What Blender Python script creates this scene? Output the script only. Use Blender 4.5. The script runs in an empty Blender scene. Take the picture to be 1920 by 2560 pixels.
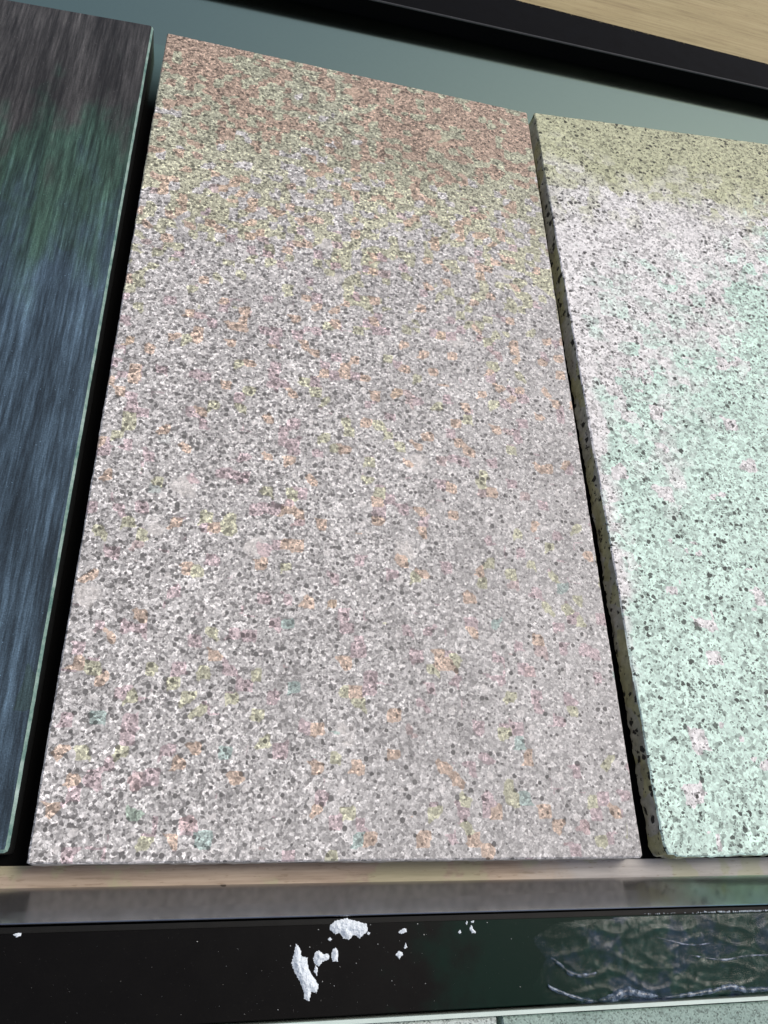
import bpy, bmesh, math, random
from mathutils import Matrix, Vector, noise
random.seed(7)
S = bpy.context.scene
COL = S.collection
RAD = math.radians

# ---------------------------------------------------------------- camera
cam = bpy.data.cameras.new('camera'); camo = bpy.data.objects.new('camera', cam); COL.objects.link(camo)
R = Matrix(((0.97032083, -0.02018428, 0.24097736), (-0.090428, 0.89392817, 0.4389934), (-0.22427721, -0.44775554, 0.8655719)))
camo.matrix_world = Matrix.Translation((0.06232494, -0.01663355, 0.39486599)) @ R.transposed().to_4x4()
cam.sensor_fit = 'HORIZONTAL'; cam.sensor_width = 36; cam.lens = 36 * 1930.3 / 1920
cam.clip_start = .01; cam.clip_end = 100
S.camera = camo
S.render.resolution_x = 768; S.render.resolution_y = 1024

# ---------------------------------------------------------------- sky, sun, exposure
SUN_EL, SUN_AZ = 57, 62          # azimuth measured from +Y (the far side) towards +X
w = bpy.data.worlds.new('World'); S.world = w; w.use_nodes = True
nt = w.node_tree; nt.nodes.clear()
sky = nt.nodes.new('ShaderNodeTexSky'); sky.sky_type = 'NISHITA'; sky.sun_disc = False
sky.sun_elevation = RAD(SUN_EL); sky.sun_rotation = RAD(SUN_AZ)
sky.air_density = .7; sky.dust_density = 4; sky.ozone_density = .5
bg = nt.nodes.new('ShaderNodeBackground'); bg.inputs[1].default_value = .15
out = nt.nodes.new('ShaderNodeOutputWorld')
nt.links.new(sky.outputs[0], bg.inputs[0]); nt.links.new(bg.outputs[0], out.inputs[0])
sl = bpy.data.lights.new('sun', 'SUN'); sl.energy = 2.0; sl.angle = RAD(24); sl.color = (1, .955, .88)
so = bpy.data.objects.new('sun', sl); COL.objects.link(so)
d = Vector((math.sin(RAD(SUN_AZ)) * math.cos(RAD(SUN_EL)), math.cos(RAD(SUN_AZ)) * math.cos(RAD(SUN_EL)), math.sin(RAD(SUN_EL))))
so.rotation_euler = d.to_track_quat('Z', 'Y').to_euler()
S.view_settings.view_transform = 'Standard'; S.view_settings.look = 'None'
S.view_settings.exposure = -0.33; S.view_settings.gamma = 1; S.view_settings.use_curve_mapping = False

# ---------------------------------------------------------------- node helper
class V:
    """a node socket that understands arithmetic"""
    def __init__(s, g, sock): s.g, s.s = g, sock
    def _m(s, op, o, r=False): return s.g.math(op, o, s) if r else s.g.math(op, s, o)
    def __add__(s, o): return s._m('ADD', o)
    def __radd__(s, o): return s._m('ADD', o)
    def __sub__(s, o): return s._m('SUBTRACT', o)
    def __rsub__(s, o): return s._m('SUBTRACT', o, True)
    def __mul__(s, o): return s._m('MULTIPLY', o)
    def __rmul__(s, o): return s._m('MULTIPLY', o)
    def __truediv__(s, o): return s._m('DIVIDE', o)
    def __gt__(s, o): return s._m('GREATER_THAN', o)
    def __lt__(s, o): return s._m('LESS_THAN', o)

class G:
    def __init__(s, name):
        s.m = bpy.data.materials.new(name); s.m.use_nodes = True
        s.t = s.m.node_tree; s.t.nodes.clear()
        s.out = s.n('ShaderNodeOutputMaterial')
    def n(s, typ, **k):
        a = s.t.nodes.new(typ)
        for q, v in k.items(): setattr(a, q, v)
        return a
    def put(s, sock, v):
        if isinstance(v, V): s.t.links.new(v.s, sock)
        elif v is not None: 
            if isinstance(v, tuple) and len(v) == 3 and sock.type == 'RGBA': v = v + (1,)
            sock.default_value = v
    def math(s, op, a, b=None, clamp=False):
        q = s.n('ShaderNodeMath', operation=op, use_clamp=clamp); s.put(q.inputs[0], a)
        if b is not None: s.put(q.inputs[1], b)
        return V(s, q.outputs[0])
    def coord(s, scale=(1, 1, 1), rot=(0, 0, 0)):
        c = s.n('ShaderNodeTexCoord'); m = s.n('ShaderNodeMapping')
        m.inputs['Scale'].default_value = scale; m.inputs['Rotation'].default_value = rot
        s.t.links.new(c.outputs['Object'], m.inputs[0]); return V(s, m.outputs[0])
    def xyz(s, v):
        q = s.n('ShaderNodeSeparateXYZ'); s.put(q.inputs[0], v); return [V(s, o) for o in q.outputs]
    def noise(s, v, scale, detail=2, rough=.5, col=False, dist=0):
        q = s.n('ShaderNodeTexNoise'); s.put(q.inputs['Vector'], v)
        q.inputs['Scale'].default_value = scale; q.inputs['Detail'].default_value = detail
        q.inputs['Roughness'].default_value = rough; q.inputs['Distortion'].default_value = dist
        return V(s, q.outputs['Color' if col else 'Fac'])
    def voro(s, v, scale, metric='EUCLIDEAN', rnd=1):
        q = s.n('ShaderNodeTexVoronoi', distance=metric); s.put(q.inputs['Vector'], v)
        q.inputs['Scale'].default_value = scale; q.inputs['Randomness'].default_value = rnd
        c = s.xyz(V(s, q.outputs['Color']))
        return V(s, q.outputs['Distance']), c
    def warp(s, v, scale, amt):
        c = s.noise(v, scale, 2, col=True)
        a = s.n('ShaderNodeVectorMath', operation='SUBTRACT'); s.put(a.inputs[0], c); a.inputs[1].default_value = (.5,) * 3
        b = s.n('ShaderNodeVectorMath', operation='SCALE'); s.put(b.inputs[0], V(s, a.outputs[0])); b.inputs['Scale'].default_value = amt
        e = s.n('ShaderNodeVectorMath', operation='ADD'); s.put(e.inputs[0], v); s.put(e.inputs[1], V(s, b.outputs[0]))
        return V(s, e.outputs[0])
    def ramp(s, f, stops, interp='LINEAR'):
        q = s.n('ShaderNodeValToRGB'); s.put(q.inputs[0], f); r = q.color_ramp; r.interpolation = interp
        while len(r.elements) < len(stops): r.elements.new(.5)
        for e, (p, c) in zip(r.elements, stops):
            e.position = p; e.color = (c, c, c, 1) if not isinstance(c, tuple) else c + (1,)
        return V(s, q.outputs[0])
    def mix(s, f, a, b, mode='MIX'):
        q = s.n('ShaderNodeMix', data_type='RGBA', blend_type=mode)
        s.put(q.inputs[0], f); s.put(q.inputs[6], a); s.put(q.inputs[7], b); return V(s, q.outputs[2])
    def step(s, f, a, b):            # smooth 0..1 between a and b
        q = s.n('ShaderNodeMapRange', interpolation_type='SMOOTHSTEP'); s.put(q.inputs[0], f)
        q.inputs[1].default_value = a; q.inputs[2].default_value = b; return V(s, q.outputs[0])
    def bsdf(s, col, rough=.5, spec=.5, metal=0, bump=None, bstr=.3, bdist=.001, coat=0):
        p = s.n('ShaderNodeBsdfPrincipled'); s.put(p.inputs['Base Color'], col); s.put(p.inputs['Roughness'], rough)
        s.put(p.inputs['Specular IOR Level'], spec); s.put(p.inputs['Metallic'], metal); s.put(p.inputs['Coat Weight'], coat)
        if bump is not None:
            b = s.n('ShaderNodeBump'); b.inputs['Strength'].default_value = bstr; b.inputs['Distance'].default_value = bdist
            s.put(b.inputs['Height'], bump); s.t.links.new(b.outputs[0], p.inputs['Normal'])
        return p
    def done(s, p): s.t.links.new(p.outputs[0], s.out.inputs[0]); return s.m

# ---------------------------------------------------------------- materials
def mat_pink_granite():
    g = G('pink_grey_granite'); v = g.coord(); x, y, z = g.xyz(v)
    vd = g.warp(v, 500, .0014)
    d1, c1 = g.voro(vd, 640)
    base = g.ramp(c1[0], [(0, .10), (.12, .20), (.28, .36), (.5, .48), (.72, .58), (.88, .80), (1, .95)])
    d2, c2 = g.voro(g.warp(v, 1100, .0008), 1250)
    fine = g.ramp(c2[0], [(0, .38), (.15, .64), (.5, .98), (.85, 1.22), (1, 1.5)])
    col = g.mix(1, base, fine, 'MULTIPLY')
    col = g.mix(.12, col, (.52, .52, .52))
    calm = g.step(g.noise(v, 9, 3, .6) * .30 + x * 1.5 - y * .55, .12, .52)
    col = g.mix(calm * .36 + .06, col, (.49, .49, .49))
    # low contrast clouding, dark clusters
    cl = g.noise(v, 24, 4, .6)
    col = g.mix(1, col, g.ramp(cl, [(.3, .84), (.7, 1.12)]), 'MULTIPLY')
    # round smoky quartz grains
    d3, c3 = g.voro(g.warp(v, 500, .0008), 275)
    spot = (d3 < c3[0] * .22 + .20) * (c3[1] > (.98 - cl * .82 + calm * .20))
    col = g.mix(spot * .9, col, g.ramp(c3[2], [(0, .06), (1, .20)]))
    d6, c6 = g.voro(g.warp(v, 700, .0008), 430)
    col = g.mix((d6 < c6[0] * .2 + .15) * (c6[1] > .74) * .8, col, (.10, .10, .10))
    # white feldspar crystals and a few very large ones
    d4, c4 = g.voro(g.warp(v, 260, .003), 150)
    blob = (d4 < c4[0] * .26 + .10) * (c4[1] > .70)
    col = g.mix(blob * .55, col, g.mix(c2[1], (.56, .55, .545), (.93, .92, .91)))
    d5, c5 = g.voro(g.warp(v, 180, .012), 30)
    big = g.step(d5, .26, .15) * (c5[1] > .70)
    col = g.mix(big * .55, col, g.mix(c2[2], (.50, .49, .48), (.92, .90, .87)))
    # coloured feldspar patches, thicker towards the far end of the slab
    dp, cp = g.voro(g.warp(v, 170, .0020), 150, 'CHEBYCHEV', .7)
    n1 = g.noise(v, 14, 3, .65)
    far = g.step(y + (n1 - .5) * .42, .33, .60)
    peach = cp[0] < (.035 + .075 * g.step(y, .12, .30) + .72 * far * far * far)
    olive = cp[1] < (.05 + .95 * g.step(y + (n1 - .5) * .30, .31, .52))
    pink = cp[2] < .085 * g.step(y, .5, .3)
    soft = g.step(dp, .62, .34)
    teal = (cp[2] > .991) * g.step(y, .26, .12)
    tint = g.mix(olive * (.80 + .14 * far), (1.08, 1.055, 1.03), g.mix(g.step(y, .40, .52), (1.08, 1.08, .76), (.84, .86, .62)))  # olive and peach darkened at the far end: light falloff put into the tints
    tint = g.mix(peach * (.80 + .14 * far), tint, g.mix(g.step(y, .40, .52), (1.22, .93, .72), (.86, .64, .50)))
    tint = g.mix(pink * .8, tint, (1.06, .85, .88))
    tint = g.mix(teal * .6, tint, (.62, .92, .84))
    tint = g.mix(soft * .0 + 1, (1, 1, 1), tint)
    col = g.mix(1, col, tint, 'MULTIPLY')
    h = c1[0] * .5 + c2[0] * .5 + g.noise(v, 240, 3) * 1.2
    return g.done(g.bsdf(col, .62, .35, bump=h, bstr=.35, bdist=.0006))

def mat_white_granite():
    g = G('white_speckled_granite'); v = g.coord(); x, y, z = g.xyz(v)
    d1, c1 = g.voro(g.warp(v, 380, .002), 430)
    base = g.ramp(c1[0], [(0, .34), (.15, .56), (.34, .74), (.7, .86), (1, .97)])
    d2, c2 = g.voro(g.warp(v, 900, .001), 900)
    col = g.mix(1, base, g.ramp(c2[0], [(0, .55), (.15, .84), (.5, 1), (1, 1.12)]), 'MULTIPLY')
    col = g.mix(1, col, g.ramp(g.noise(v, 30, 4, .6), [(.3, .90), (.7, 1.10)]), 'MULTIPLY')
    # black mica flakes, clustered
    clus = g.step(g.noise(v, 34, 3, .6), .36, .66)
    d3, c3 = g.voro(g.warp(v, 420, .0030), 240)
    f1 = (d3 < c3[0] * .31 + .11) * (c3[1] < (.12 + .46 * clus))
    col = g.mix(f1 * .93, col, g.ramp(c3[2], [(0, .010), (.6, .028), (1, .09)]))
    d4, c4 = g.voro(g.warp(v, 500, .003), 620)
    f2 = (d4 < .42) * (c4[1] < (.10 + .26 * clus))
    col = g.mix(f2 * .8, col, (.06, .06, .06))
    d5, c5 = g.voro(g.warp(v, 260, .006), 100)
    f3 = (d5 < c5[0] * .14 + .10) * (c5[1] > .84)
    col = g.mix(f3 * .85, col, (.06, .065, .06))
    # tints: mint over the near half, olive at the far end, a few plain patches
    n = g.noise(g.warp(v, 60, .03), 13, 4, .7)
    dp, cp = g.voro(g.warp(v, 200, .003), 90, 'CHEBYCHEV')
    jit = (cp[0] - .5) * .16 + (n - .5) * .55 - g.step(x, .016, .002) * .14
    mint = g.step(x * .80 - y + jit, -.36, -.20)
    olive = g.step(y + (cp[1] - .5) * .05 + (n - .5) * .10, .47, .545)
    plain = cp[2] < .055
    tint = g.mix(mint * (1 - plain), (1, .985, .97), (.80, 1.04, .915))
    tint = g.mix(olive, tint, (.66, .68, .45))  # olive also darkened: dimmer light at the far end put into the colour
    col = g.mix(1, col, tint, 'MULTIPLY')
    h = c1[0] * .6 + c2[0] * .4 + g.noise(v, 220, 3) * 1.4
    return g.done(g.bsdf(col, .6, .35, bump=h, bstr=.35, bdist=.0006))

def mat_sawn_edge():
    g = G('sawn_granite_edge'); v = g.coord()
    n = g.noise(v, 45, 4, .6)
    col = g.ramp(n, [(.3, (.36, .345, .31)), (.5, (.46, .45, .34)), (.7, (.56, .54, .50))])
    fl = g.noise(v, 260, 3, .6)
    col = g.mix(1, col, g.ramp(fl, [(.25, .72), (.75, 1.2)]), 'MULTIPLY')
    d, c = g.voro(g.warp(v, 400, .004), 190)
    d7, c7 = g.voro(g.warp(v, 90, .006), 60)
    col = g.mix((c7[0] > .5) * .55, col, g.mix(1, col, (1.0, .98, .52), 'MULTIPLY'))
    col = g.mix((d < c[0] * .38 + .14) * (c[1] > .52) * .93, col, (.012, .012, .012))
    d, c = g.voro(g.warp(v, 600, .002), 420)
    col = g.mix((d < .35) * (c[1] > .78) * .7, col, (.03, .03, .025))
    return g.done(g.bsdf(col, .8, .2, bump=fl, bstr=.5, bdist=.001))

def mat_marble():
    g = G('dark_streaked_marble'); v = g.coord(); x, y, z = g.xyz(v)
    rot = g.coord((1, .055, 1), (0, 0, RAD(1.2)))
    a = g.noise(g.warp(rot, 14, .010), 130, 6, .68)
    b = g.noise(g.warp(rot, 10, .03), 48, 4, .6)
    cc = g.noise(g.warp(g.coord((1, .05, 1), (0, 0, RAD(-1.2))), 40, .001), 520, 5, .75)
    f = a * .30 + b * .20 + cc * .50
    val = g.ramp(f, [(.36, .26), (.44, .52), (.49, .88), (.54, 1.35), (.59, 2.0), (.66, 3.6)])
    fl = g.noise(v, 1300, 2, .6)
    val = g.mix(1, val, g.ramp(fl, [(.3, .74), (.5, 1), (.75, 1.42)]), 'MULTIPLY')
    # pale cloud spots
    d, c = g.voro(g.warp(g.coord((1, .35, 1)), 120, .01), 26)
    val = g.mix(g.step(d, .22, .02) * (c[1] > .66) * .45, val, (2.4, 2.4, 2.4))
    dd, c2 = g.voro(v, 520)
    val = g.mix((dd < .13) * (c2[0] > .90), val, (3.4, 3.4, 3.4))
    n = g.noise(g.warp(g.coord((1, .5, 1)), 40, .02), 26, 4, .65)
    j = (n - .5) * .30 + (b - .5) * .25
    hue = g.mix(g.step(y + j, .50, .41), (.046, .045, .044), (.038, .076, .058))
    hue = g.mix(g.step(y + j * .9, .41, .30), hue, (.052, .084, .115))
    isl = g.voro(g.warp(g.coord((1, .45, 1)), 60, .012), 62)[1]
    hue = g.mix((isl[0] < .05) * .5 * g.step(y, .40, .32), hue, (.044, .082, .066))
    col = g.mix(1, val, hue, 'MULTIPLY')
    return g.done(g.bsdf(col, g.ramp(fl, [(.3, .36), (.7, .52)]), .22, bump=cc * .6 + fl * .5, bstr=.12, bdist=.0005))

def mat_rim():
    g = G('pale_ground_marble_rim'); v = g.coord()
    n = g.noise(v, 55, 5, .8)
    return g.done(g.bsdf(g.ramp(n, [(.36, (.06, .16, .14)), (.5, (.20, .32, .27)), (.72, (.42, .54, .50))]), .35, .6, bump=n, bstr=.3))

def simple(name, col, rough=.6, spec=.3, metal=0, var=.25, scale=80, bstr=.15, coat=0):
    g = G(name); v = g.coord(); n = g.noise(v, scale, 4, .6)
    c = g.mix(1, col, g.ramp(n, [(.25, 1 - var), (.75, 1 + var)]), 'MULTIPLY')
    return g.done(g.bsdf(c, rough, spec, metal, bump=n, bstr=bstr, bdist=.0004, coat=coat))

def mat_panel():
    g = G('satin_black_sheet'); v = g.coord(); n = g.noise(v, 9, 3, .5)
    fl = g.noise(v, 350, 3, .6)
    c = g.mix(1, (.37, .48, .36), g.ramp(fl, [(.3, .99), (.7, 1.01)]), 'MULTIPLY')
    return g.done(g.bsdf(c, g.ramp(n, [(.3, .10), (.7, .13)]), .5, 1.0))

def mat_gap_shade():
    g = G('gap_shade_fading_to_metal'); v = g.coord(); x, y, z = g.xyz(v); n = g.noise(v, 60, 4, .6)  # shade of the slab gaps painted near black, fading into sheet metal
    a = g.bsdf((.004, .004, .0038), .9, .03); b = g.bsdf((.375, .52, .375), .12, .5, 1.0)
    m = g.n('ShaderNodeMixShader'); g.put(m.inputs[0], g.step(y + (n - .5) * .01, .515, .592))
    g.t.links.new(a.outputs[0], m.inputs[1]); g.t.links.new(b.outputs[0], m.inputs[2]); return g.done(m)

def mat_rail(name='black_painted_metal', spec=.06, tinted=1):
    g = G(name); v = g.coord(); x, y, z = g.xyz(v)
    n = g.noise(v, 60, 4, .6)
    green = g.step(x + (n - .5) * .09, .165, .215) * tinted
    c = g.mix(green, (.0050, .0048, .0047), (.0030, .0150, .0105))
    dust = g.noise(v, 900, 3, .7)
    c = g.mix(g.step(dust, .66, .80) * .10, c, (.30, .30, .28))
    r = g.ramp(n, [(.3, .30), (.7, .44)])
    return g.done(g.bsdf(c, r, spec, bump=g.noise(v, 300, 3), bstr=.06, bdist=.0004))

def mat_edging():
    g = G('brushed_grey_edging'); v = g.coord(); x, y, z = g.xyz(v)
    n = g.noise(v, 55, 4, .65); f = g.noise(g.coord((.3, 1, 1)), 420, 3, .6)
    green = g.step(x + (n - .5) * .08, .30, .36)
    c = g.mix(green, (.53, .52, .51), (.50, .70, .62))
    c = g.mix(1, c, g.ramp(n, [(.3, .92), (.7, 1.06)]), 'MULTIPLY')
    d, q = g.voro(g.warp(v, 300, .004), 120)
    c = g.mix((d < .10) * (q[0] > .86), c, (.55, .54, .50))
    c = g.mix((d < .16) * (q[1] > .92) * .7, c, (.03, .03, .03))
    return g.done(g.bsdf(c, g.ramp(n, [(.3, .17), (.7, .23)]), .5, .93, bump=f, bstr=.05, bdist=.0003))

def mat_wood(name, near=True):
    g = G(name); v = g.coord(); x, y, z = g.xyz(v)
    vs = g.coord((.05, 1, 1), (0, 0, RAD(.6)))
    a = g.noise(g.warp(vs, 30, .006), 330, 5, .65); b = g.noise(g.coord((.12, 1, 1)), 90, 3)
    f = a * .65 + b * .35
    if near:
        c = g.ramp(f, [(.32, (.20, .15, .105)), (.46, (.36, .285, .215)), (.58, (.45, .365, .28)), (.75, (.55, .47, .365))])
        n = g.noise(v, 30, 4, .6)
        c = g.mix(g.step(x + (n - .5) * .10, .23, .27) * .75, c, g.ramp(f, [(.35, .28), (.55, .42), (.75, .56)]))
        c = g.mix(g.step(n, .54, .60) * .5, c, (.36, .37, .22))
    else:
        c = g.ramp(f, [(.33, (.24, .185, .090)), (.45, (.34, .275, .135)), (.58, (.40, .33, .170)), (.75, (.46, .39, .215))])
        c = g.mix(g.step(g.noise(g.coord((.25, 1, 1)), 22, 2), .4, .6) * .25, c, (.42, .33, .17))
    p = g.noise(g.coord((.2, 1, 1)), 900, 2)
    c = g.mix(g.step(p, .62, .7) * .35, c, (.16, .11, .06))
    return g.done(g.bsdf(c, .6, .3, bump=a, bstr=.25, bdist=.0005))

def mat_film():
    g = G('clear_wrinkled_film'); v = g.coord()
    a = g.noise(g.warp(g.coord((1, .5, 1), (0, 0, RAD(-32))), 90, .006), 430, 4, .62)
    b = g.noise(g.warp(v, 60, .02), 120, 3, .6)
    n = g.noise(v, 38, 4, .6); x, y, z = g.xyz(v)
    col = g.mix(g.step(n, .52, .58), (.06, .17, .135), (.09, .16, .29))
    p = g.bsdf(col, .22, .8, bump=a * .55 + b * .9, bstr=.4, bdist=.0012)
    t = g.n('ShaderNodeBsdfTransparent'); m = g.n('ShaderNodeMixShader')
    g.put(m.inputs[0], g.ramp(a * .5 + b * .5, [(.38, .06), (.50, .13), (.60, .22), (.72, .40)]) * (.10 + .90 * g.step(x + (n - .5) * .08, .232, .285)))
    g.t.links.new(t.outputs[0], m.inputs[1]); g.t.links.new(p.outputs[0], m.inputs[2])
    return g.done(m)

def mat_fold():
    g = G('folded_film_crease'); v = g.coord(); n = g.noise(v, 260, 3, .6)
    p = g.bsdf(g.ramp(n, [(.3, (.03, .06, .07)), (.5, (.10, .15, .23)), (.75, (.34, .42, .52))]), .25, .8, bump=n, bstr=.6, bdist=.001)
    t = g.n('ShaderNodeBsdfTransparent'); m = g.n('ShaderNodeMixShader')
    g.put(m.inputs[0], g.ramp(n, [(.35, .12), (.65, .70)]))
    g.t.links.new(t.outputs[0], m.inputs[1]); g.t.links.new(p.outputs[0], m.inputs[2])
    return g.done(m)

def mat_plaster():
    g = G('white_plaster'); v = g.coord(); n = g.noise(v, 700, 4, .7)
    return g.done(g.bsdf(g.ramp(n, [(.3, (.56, .63, .66)), (.5, (.76, .83, .88)), (.7, (.88, .93, .96))]), .9, .1, bump=n, bstr=.4, bdist=.0004))

def mat_fine_stone(name, a, b):
    g = G(name); v = g.coord()
    d, c = g.voro(v, 1400); f = g.noise(v, 25, 3)
    col = g.mix(g.step(f, .3, .7), a, b)
    col = g.mix(1, col, g.ramp(c[0], [(0, .35), (.15, .7), (.5, 1), (1, 1.2)]), 'MULTIPLY')
    return g.done(g.bsdf(col, .6, .3, bump=c[0], bstr=.2, bdist=.0004))

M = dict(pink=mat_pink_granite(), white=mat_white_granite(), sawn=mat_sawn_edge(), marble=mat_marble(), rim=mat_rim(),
         panel=mat_panel(), rail=mat_rail(), rail2=mat_rail('black_painted_metal_behind', .02, 0), gapshade=mat_gap_shade(), edging=mat_edging(), wood=mat_wood('weathered_wood'), wood2=mat_wood('oiled_pale_wood', False),
         film=mat_film(), fold=mat_fold(), plaster=mat_plaster(),
         darkside=simple('dark_marble_side', (.012, .013, .013), .6, .2),
         granside=simple('granite_side', (.46, .45, .42), .8, .2, var=.4, scale=260, bstr=.5),
         seam=simple('dark_lip', (.011, .0115, .011), .5, .12),
         line=simple('arris_highlight', (.05, .05, .048), .45, .5, 0, scale=200),  # edge highlight of the rear rail put into a paler base colour
         trim=simple('pale_green_trim', (.60, .72, .66), .4, .4, var=.06),
         fine=mat_fine_stone('fine_grey_green_stone', (.26, .36, .32), (.33, .44, .39)),
         fine2=mat_fine_stone('fine_pale_stone', (.42, .50, .47), (.50, .56, .53)),
         dustm=simple('pale_dust', (.55, .56, .53), .9, .1))

# ---------------------------------------------------------------- object helpers
def tag(o, label, cat, group=None, kind=None):
    o['label'] = label; o['category'] = cat
    if group: o['group'] = group
    if kind: o['kind'] = kind
    return o
def link(name, verts, faces, mats, parent=None, org=(0, 0, 0), midx=None, smooth=False):
    me = bpy.data.meshes.new(name)
    me.from_pydata([(a - org[0], b - org[1], c - org[2]) for a, b, c in verts], [], faces)
    for m in mats: me.materials.append(m)
    if midx: me.polygons.foreach_set('material_index', midx)
    if smooth: me.polygons.foreach_set('use_smooth', [True] * len(me.polygons))
    me.update()
    bm = bmesh.new(); bm.from_mesh(me); bmesh.ops.recalc_face_normals(bm, faces=bm.faces); bm.to_mesh(me); bm.free()
    o = bpy.data.objects.new(name, me); COL.objects.link(o)
    if parent: o.parent = parent; o.location = Vector(org) - parent.location
    else: o.location = org
    return o
def empty(name, loc):
    o = bpy.data.objects.new(name, None); COL.objects.link(o); o.location = loc; o.empty_display_size = .03; return o

def densify(pts, step=.0025):
    r = []
    for i, p in enumerate(pts):
        q = pts[(i + 1) % len(pts)]; n = max(1, int((Vector(q) - Vector(p)).length / step))
        for k in range(n): r.append(tuple(Vector(p).lerp(Vector(q), k / n)))
    return r
def slab(name, outline, thick, mats, label, cat, org, cham=.0008, jit=.00018, rim=1, side=1, rough=.0, step=.002):
    """outline: top face corners (x, y, z) counter-clockwise; rings top -> chamfer -> side -> bottom"""
    P = densify(outline, step); n = len(P)
    cen = sum((Vector(p) for p in P), Vector()) / n
    verts, faces, mi = [], [], []
    N = []
    for i in range(n):
        t = Vector(P[(i + 1) % n]) - Vector(P[i - 1]); t.z = 0; t.normalize(); N.append(Vector((t.y, -t.x, 0)))
    levels = [(-cham, 0), (0, -cham), (0, -thick * .35), (0, -thick * .7), (0, -thick)]
    for li, (off, dz) in enumerate(levels):
        for i in range(n):
            p = Vector(P[i]); j = jit if li < 2 else jit + rough
            k = noise.noise(p * 260 + Vector((0, 0, li * 3 if li > 1 else 0))) * j + noise.noise(p * 60 + Vector((9, 0, li * 1.3))) * j * 1.2
            q = p + N[i] * (off + k); q.z += dz
            verts.append(tuple(q))
    # top
    faces.append(list(range(n))); mi.append(0)
    for l in range(4):
        for i in range(n):
            a, b = l * n + i, l * n + (i + 1) % n
            faces.append([a, a + n, b + n, b]); mi.append(rim if l == 0 else side)
    faces.append([4 * n + i for i in range(n)][::-1]); mi.append(side)
    o = link(name, verts, faces, mats, None, org, mi)
    return tag(o, label, cat)

def strip(name, prof, x0, x1, m, parent, ends=None, smooth=False):
    """extrude a YZ profile (closed) from x0 to x1; ends = optional second profile at x1"""
    pb = ends or prof; n = len(prof)
    v = [(x0, y, z) for y, z in prof] + [(x1, y, z) for y, z in pb]
    f = [[i, (i + 1) % n, n + (i + 1) % n, n + i] for i in range(n)] + [list(range(n)), list(range(n, 2 * n))[::-1]]
    return link(name, v, f, [m], parent)

def inside(p, poly):
    c = False; x, y = p
    for i in range(len(poly)):
        (x1, y1), (x2, y2) = poly[i - 1], poly[i]
        if (y1 > y) != (y2 > y) and x < (x2 - x1) * (y - y1) / (y2 - y1) + x1: c = not c
    return c
def dist(p, poly):
    m = 9; P = Vector(p)
    for i in range(len(poly)):
        a, b = Vector(poly[i - 1]), Vector(poly[i]); ab = b - a
        t = max(0, min(1, (P - a).dot(ab) / max(ab.length_squared, 1e-12))); m = min(m, (P - a - ab * t).length)
    return m
def lump(name, poly, hmax, m, label, z0, group=None, step=.00028, cat='plaster flake'):
    """a crumb with a broken outline: a height field over the outline, closed below"""
    xs = [p[0] for p in poly]; ys = [p[1] for p in poly]
    cx, cy = sum(xs) / len(xs), sum(ys) / len(ys)
    ext = max(max(xs) - min(xs), max(ys) - min(ys)); step = max(step * .35, min(step, ext / 9))
    x0, y0 = min(xs) - step, min(ys) - step
    nx, ny = int((max(xs) - x0) / step) + 3, int((max(ys) - y0) / step) + 3
    idx, v, f = {}, [], []
    def vid(i, j):
        if (i, j) not in idx:
            p = (x0 + i * step, y0 + j * step)
            q = (p[0] + noise.noise(Vector((p[0] * 900, p[1] * 900, 1))) * step * 1.2, p[1] + noise.noise(Vector((p[0] * 900, p[1] * 900, 7))) * step * 1.2)
            dd = dist(p, poly) if inside(p, poly) else 0
            nn = .8 + .45 * noise.noise(Vector((p[0] * 520, p[1] * 520, 3))) + .35 * noise.noise(Vector((p[0] * 1500, p[1] * 1500, 5))) * .6
            h = min(hmax * .7, dd * .8) * max(.15, nn)
            idx[(i, j)] = len(v); v.append((q[0], q[1], z0 + .0001 + h))
        return idx[(i, j)]
    for i in range(nx):
        for j in range(ny):
            p = (x0 + (i + .5) * step, y0 + (j + .5) * step)
            if inside(p, poly): f.append([vid(i, j), vid(i + 1, j), vid(i + 1, j + 1), vid(i, j + 1)])
    n = len(v); ed = {}
    for q in f:
        for k in range(4):
            a, b = q[k], q[(k + 1) % 4]
            if (b, a) in ed: del ed[(b, a)]
            else: ed[(a, b)] = 1
    low = {}
    for a, b in ed:
        for c in (a, b):
            if c not in low: low[c] = len(v); v.append((v[c][0], v[c][1], z0 - .0002))
    for a, b in ed: f.append([b, a, low[a], low[b]])
    o = link(name, v, f, [m], None, (cx, cy, z0))
    return tag(o, label, cat, group)

# ---------------------------------------------------------------- display racks
XL, XR = -.34, .92
FZ = -.016                       # level the slabs lie on
rack = tag(empty('display_rack', (0, 0, FZ)), 'black metal display rack with the three large slabs lying in it', 'display rack')
strip('back_panel', [(.000, FZ), (.700, FZ), (.700, FZ - .004), (.000, FZ - .004)], XL, XR, M['panel'], rack, [(.000, FZ), (.7165, FZ), (.7165, FZ - .004), (.000, FZ - .004)])
strip('gap_shade_sheet', [(0, FZ + .0003), (.593, FZ + .0003), (.593, FZ + .0001), (0, FZ + .0001)], XL, XR, M['gapshade'], rack)  # added sheet that carries the painted shade of the gaps
strip('wooden_strip', [(-.0098, FZ + .0012), (-.0105, FZ - .012), (-.0002, FZ - .012), (-.0002, FZ + .0012)], XL, XR, M['wood'], rack)
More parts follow.
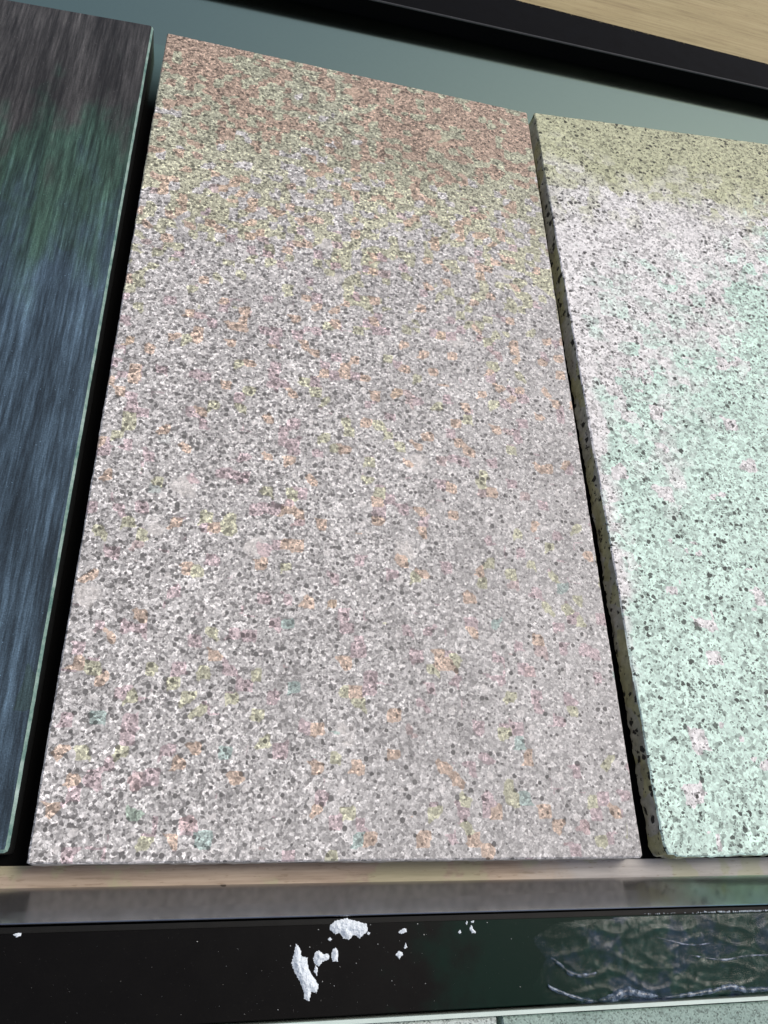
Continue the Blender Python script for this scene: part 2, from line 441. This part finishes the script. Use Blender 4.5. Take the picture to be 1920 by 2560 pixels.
# grey inner bevel of the front rail, turned towards the slabs
strip('edging_strip', [(-.0086, -.0156), (-.0090, -.0175), (-.0231, -.0175), (-.0231, -.0001), (-.0228, .0004), (-.0224, .0006)], XL, XR, M['edging'], rack,
      [(-.0082, -.0156), (-.0088, -.0175), (-.0242, -.0175), (-.0242, -.0001), (-.0239, .0004), (-.0235, .0006)])
strip('edging_lip', [(-.0243, -.0016), (-.0243, -.008), (-.0266, -.008), (-.0266, -.0016)], XL, XR, M['seam'], rack)
strip('front_rail', [(-.0267, -.0004), (-.0267, FZ), (-.0624, FZ), (-.0624, -.0008), (-.0620, -.0004)], XL, XR, M['rail'], rack)

up = tag(empty('display_rack', (.3, .74, FZ)), 'next display rack behind, black rail with a bare pale wooden board', 'display rack')
def yl(x): return .6956 + .0324 * (x - .175)
def yw(x): return .7500 + .0043 * (x - .0)
def prof_up(x): return [(yl(x), FZ), (yl(x), -.0006), (yl(x) + .0006, 0.0), (yw(x), 0.0), (yw(x), FZ)]
strip('front_rail', prof_up(XL), XL, XR, M['rail2'], up, prof_up(XR))
strip('rail_arris', [(yl(XL) - .0003, -.0011), (yl(XL) - .0003, -.0004), (yl(XL) + .0002, .0002), (yl(XL) + .0008, .0002)], XL, XR, M['line'], up,
      [(yl(XR) - .0003, -.0011), (yl(XR) - .0003, -.0004), (yl(XR) + .0002, .0002), (yl(XR) + .0008, .0002)])
strip('wooden_board', [(yw(XL) + .0005, -.0015), (yw(XL) + .0005, -.02), (.98, -.02), (.98, -.0015)], XL, XR, M['wood2'], up)

lo = tag(empty('display_rack', (.2, -.1, -.02)), 'lower display rack with a thin pale trim, its top end just in view', 'display rack')
strip('pale_trim', [(-.0630, .0002), (-.0630, -.010), (-.0650, -.010), (-.0650, .0002)], XL, XR, M['trim'], lo,
      [(-.0650, .0002), (-.0650, -.010), (-.0664, -.010), (-.0664, .0002)])
strip('back_panel', [(-.0662, -.018), (-.0662, -.022), (-.40, -.022), (-.40, -.018)], XL, XR, M['panel'], lo)

# ---------------------------------------------------------------- the three slabs of the middle rack
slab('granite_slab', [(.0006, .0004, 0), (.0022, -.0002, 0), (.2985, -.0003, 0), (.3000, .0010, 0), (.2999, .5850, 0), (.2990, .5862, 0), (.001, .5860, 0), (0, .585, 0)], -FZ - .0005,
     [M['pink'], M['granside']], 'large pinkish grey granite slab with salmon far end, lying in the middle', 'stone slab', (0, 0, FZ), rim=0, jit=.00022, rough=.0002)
zr = lambda x: .0 + (x - .31) * .040
R0 = [(.3150, .0012), (.3185, .0010), (.3200, -.0002), (.600, .004), (.600, .6085), (.3079, .5888), (.3070, .5878), (.3129, .012), (.3131, .0062), (.3142, .0030)]
slab('granite_slab', [(x, y, zr(x)) for x, y in R0], .0145,
     [M['white'], M['sawn']], 'white granite slab with black specks and a chipped near corner, at the right', 'stone slab', (.31, 0, -.0145), rim=0, jit=.00055, rough=.0005, step=.0016)
c0 = [(-.0098 + .0, .5905), (-.0112, .5923), (-.0140, .5922)]
L0 = [(-.30, .570), (-.30, .0045), (-.0095, .0045), (-.0082, .0052), (-.0077, .0072), (-.0106, .5885), (-.0114, .5904), (-.0134, .5912)]
slab('marble_slab', [(x, y, 0) for x, y in L0], -FZ - .0005,
     [M['marble'], M['rim'], M['darkside']], 'dark blue green marble slab with long streaks and pale rim, at the left', 'stone slab', (-.30, 0, FZ), cham=.0013, jit=.00012, rim=1, side=2)

# slabs of the lower rack, only their far ends in view
slab('stone_slab', [(.2156, -.44, -.0012), (.60, -.44, -.0012), (.60, -.0672, -.0012), (.2156, -.0661, -.0012)], .016, [M['fine']],
     'fine grained grey green slab below the wrinkled film, cut off by the bottom edge', 'stone slab', (.2165, -.44, -.018), rim=0, side=0)
slab('stone_slab', [(-.08, -.44, -.0012), (.2130, -.44, -.0012), (.2130, -.0660, -.0012), (-.08, -.0655, -.0012)], .016, [M['fine2']],
     'paler slab left of the narrow dark gap at the bottom edge', 'stone slab', (-.08, -.44, -.018), rim=0, side=0)

# ---------------------------------------------------------------- plaster crumbs on the front rail
CR = {
 'large fan shaped white plaster flake with a pointed top, nearest the grey edging': (.0024, [(.13473, -.02700), (.13723, -.02527), (.14228, -.0243), (.14801, -.02582), (.15216, -.02703), (.15232, -.02978), (.14861, -.03267), (.14608, -.03097), (.14356, -.03307), (.14104, -.03245), (.13946, -.03024), (.13727, -.03072), (.13475, -.02875)]),
 'long white plaster flake, the longest streak on the black rail': (.0022, [(.11942, -.03368), (.12165, -.03692), (.12201, -.03903), (.12476, -.03965), (.12503, -.04331), (.12704, -.04649), (.12984, -.0502), (.12899, -.05322), (.12657, -.05261), (.12576, -.05636), (.12364, -.05501), (.12359, -.05299), (.12137, -.04833), (.11918, -.04516), (.11755, -.04149), (.11863, -.03735)]),
 'medium ragged white flake between the long streak and the small oval one': (.0018, [(.12991, -.03692), (.13209, -.03858), (.13424, -.03812), (.13457, -.04051), (.13121, -.04144), (.13001, -.04297), (.12817, -.04238), (.1272, -.03973), (.12868, -.03715)]),
 'small upright oval white flake right of the ragged one': (.0016, [(.13731, -.03583), (.13869, -.03747), (.13847, -.04143), (.13612, -.04135), (.13549, -.03949), (.13608, -.03685)]),
 'thin greyish sliver hanging under the ragged medium flake': (.0006, [(.12848, -.04266), (.12954, -.044), (.12899, -.04667), (.12774, -.04497)]),
 'short slanted white crumb, topmost of three in the middle of the rail': (.0010, [(.16957, -.02915), (.1712, -.02947), (.1709, -.03046), (.16852, -.03144), (.16711, -.03096), (.16759, -.03009)]),
 'little triangular crumb, middle one of three in the middle of the rail': (.0008, [(.17035, -.03523), (.17113, -.03689), (.1706, -.03731), (.16951, -.03716)]),
 'round knobbly white crumb, lowest of three in the middle of the rail': (.0011, [(.16702, -.03839), (.16862, -.03855), (.16903, -.03986), (.16725, -.04136), (.16618, -.04063), (.16518, -.03968)]),
 'crooked white crumb, largest of the cluster left of the wrinkled film': (.0009, [(.20297, -.02834), (.20417, -.03036), (.2054, -.03209), (.20303, -.03196), (.20214, -.0303)]),
 'tiny upright crumb left at the top of the cluster near the film': (.0006, [(.20107, -.0268), (.20153, -.02745), (.20058, -.02839), (.20022, -.0277)]),
 'tiny flat crumb right at the top of the cluster near the film': (.0006, [(.20307, -.02712), (.20481, -.02677), (.20438, -.0277), (.20335, -.02778)]),
 'tiny crumb apart on the left of the cluster near the film': (.0006, [(.19632, -.03138), (.19738, -.03057), (.19798, -.03171), (.19694, -.03213)]),
 'small round crumb just below the left tip of the fan shaped flake': (.0007, [(.13392, -.03262), (.13479, -.03189), (.13579, -.03267), (.1348, -.03334)]),
 'small oval pebble like crumb alone at the left end of the rail': (.0010, [(.0002, -.0268), (.00116, -.02651), (.00320, -.02657), (.0032, -.02745), (.00171, -.02786), (.0004, -.0275)]),
 'small crumb just right of the fan shaped flake': (.0006, [(.15186, -.03086), (.15276, -.03007), (.15359, -.03058), (.15294, -.03144)]),
}
for lab, (h, poly) in CR.items():
    lump('plaster_flake', poly, h, M['plaster'], lab, -.0004, 'white plaster flakes on the black rail')

# dust and grit nobody could count
def grit(name, spots, m, label, z):
    v, f = [], []
    for x, y, r in spots:
        b = len(v); n = 6
        for i in range(n):
            a = i * 2 * math.pi / n + random.random(); q = r * random.uniform(.7, 1.3)
            v.append((x + q * math.cos(a), y + q * math.sin(a) * .9, z(x, y) - .00005))
        v.append((x, y, z(x, y) + r * .8))
        f += [[b + i, b + (i + 1) % n, b + n] for i in range(n)]
    return tag(link(name, v, f, [m]), label, 'dust', None, 'stuff')
D = [(.12945, -.02861), (.12558, -.03546), (.14698, -.04252), (.13163, -.04899), (.13695, -.05084), (.11227, -.05874), (.17654, -.02751), (.17943, -.03208), (.15716, -.03521), (.15378, -.0273), (.1169, -.03466), (.16351, -.04998), (.21131, -.02784), (.17938, -.05166), (.0758, -.0318), (.2255, -.0548), (.223, -.035)]
sp = [(x, y, .00030) for x, y in D] + [(random.uniform(-.02, .36), random.uniform(-.061, -.0285), random.choice((.00006, .00009, .00013))) for _ in range(130)]
sp += [(random.gauss(.14, .03), random.uniform(-.061, -.0285), random.choice((.00007, .0001, .00016))) for _ in range(60)]
grit('plaster_dust', sp, M['dustm'], 'fine pale plaster dust scattered over the black front rail', lambda x, y: -.0004)
sp = []
for _ in range(240):
    x = random.uniform(.3, .62); sp.append((x, yw(x) + random.gauss(-.0005, .0009), random.choice((.0002, .0003, .0005))))
grit('sawdust', sp, M['dustm'] if False else M['wood2'], 'wood fibres and dust along the edge of the pale wooden board', lambda x, y: 0.0)

# ---------------------------------------------------------------- wrinkled clear film at the right of the front rail
OUT = [(.2440, -.0300), (.2495, -.0285), (.2876, -.0272), (.3328, -.0272), (.43, -.0272), (.43, -.0642), (.3577, -.0638), (.3042, -.0636), (.2608, -.0632), (.2372, -.0632), (.2311, -.0564), (.2367, -.0491), (.2398, -.0435), (.2335, -.0355)]
def film():
    st = .0007; x0, y0 = .228, -.0650; nx, ny = 290, 56; idx, v, f = {}, [], []
    def vid(i, j):
        if (i, j) not in idx:
            x, y = x0 + i * st, y0 + j * st; P = Vector((x, y, 0))
            dd = dist((x, y), OUT)
            a = .5 + .5 * noise.noise(Vector((x * 190 + y * 120, y * 100 - x * 60, 2))) + .35 * noise.noise(Vector((x * 620 + y * 360, y * 420 - x * 160, 4)))
            r = abs(noise.noise(Vector((x * 55, y * 120, 11))))
            h = (.00035 * a + .0009 * max(0, .22 - r) * 2) * min(1, dd / .002) + .00025
            idx[(i, j)] = len(v); v.append((x, y, h))
        return idx[(i, j)]
    for i in range(nx):
        for j in range(ny):
            c = (x0 + (i + .5) * st, y0 + (j + .5) * st)
            if inside((c[0] + .0012 * noise.noise(Vector((c[0] * 200, c[1] * 200, 0))), c[1]), OUT): f.append([vid(i, j), vid(i + 1, j), vid(i + 1, j + 1), vid(i, j + 1)])
    return v, f
t = tag(empty('plastic_film', (.33, -.045, 0)), 'wrinkled clear plastic film stuck on the right end of the black rail', 'plastic film')
v, f = film(); link('sheet', v, f, [M['film']], t, smooth=True)
def crease(pts, r, seg=60, nm='crease', m=None):
    P = [Vector((x, y, 0)) for x, y in pts]; L = []
    for i in range(len(P) - 1):
        a, b, c, d_ = P[max(0, i - 1)], P[i], P[i + 1], P[min(len(P) - 1, i + 2)]
        for k in range(12):
            s = k / 12; L.append(.5 * ((2 * b) + (-a + c) * s + (2 * a - 5 * b + 4 * c - d_) * s * s + (-a + 3 * b - 3 * c + d_) * s ** 3))
    L.append(P[-1]); v, f = [], []; n = len(L); Q = 9
    for i, p in enumerate(L):
        tn = (L[min(n - 1, i + 1)] - L[max(0, i - 1)]).normalized(); nr = Vector((-tn.y, tn.x, 0))
        w_ = r * (math.sin(math.pi * (i + .4) / (n + .4)) ** .5) * (1 + .5 * noise.noise(p * 260))
        for q in range(Q):
            a = math.pi * q / (Q - 1); o = p + nr * (math.cos(a) * w_ * (1 + .3 * noise.noise(p * 500 + Vector((q, 0, 0)))))
            v.append((o.x, o.y, .0005 + math.sin(a) * w_ * .8))
    for i in range(n - 1):
        for q in range(Q - 1): f.append([i * Q + q, i * Q + q + 1, (i + 1) * Q + q + 1, (i + 1) * Q + q])
    link(nm, v, f, [m or M['fold']], t, smooth=True)
crease([(.24215, -.04355), (.24658, -.04659), (.25093, -.05009), (.25802, -.05131), (.26485, -.05061)], .0010)
crease([(.2390, -.0544), (.24284, -.05684), (.25649, -.0612), (.2640, -.0622)], .0008)
crease([(.2640, -.0618), (.27099, -.0612), (.27887, -.05881), (.28609, -.06006), (.29585, -.06143)], .0018)
crease([(.2995, -.06207), (.31095, -.0616), (.32418, -.0607), (.33636, -.05924), (.34519, -.0608), (.35849, -.0609), (.38, -.060)], .0013)
crease([(.315, -.0445), (.335, -.0475), (.352, -.0462), (.375, -.047)], .0005)
crease([(.300, -.0365), (.318, -.0405), (.33, -.0400)], .0004)
# beaded torn edge along the top of the film
v, f = [], []
x = .296
while x < .43:
    r = random.uniform(.00018, .0004) * (1.15 if x > .33 else .8); y = -.0262 + random.gauss(0, .00010); b = len(v)
    if random.random() < (.5 if x < .325 else .97):
        for k in range(2):
            for i in range(6):
                a = i * math.pi / 3; q = r * (1, .62)[k]; v.append((x + q * math.cos(a), y + q * math.sin(a) * 1.2, (.0000, r * 1.1)[k]))
        for i in range(6): f.append([b + i, b + (i + 1) % 6, b + 6 + (i + 1) % 6, b + 6 + i])
        f.append([b + 6 + i for i in range(6)])
    x += random.uniform(.0009, .0014)
link('torn_edge', v, f, [M['plaster']], t)
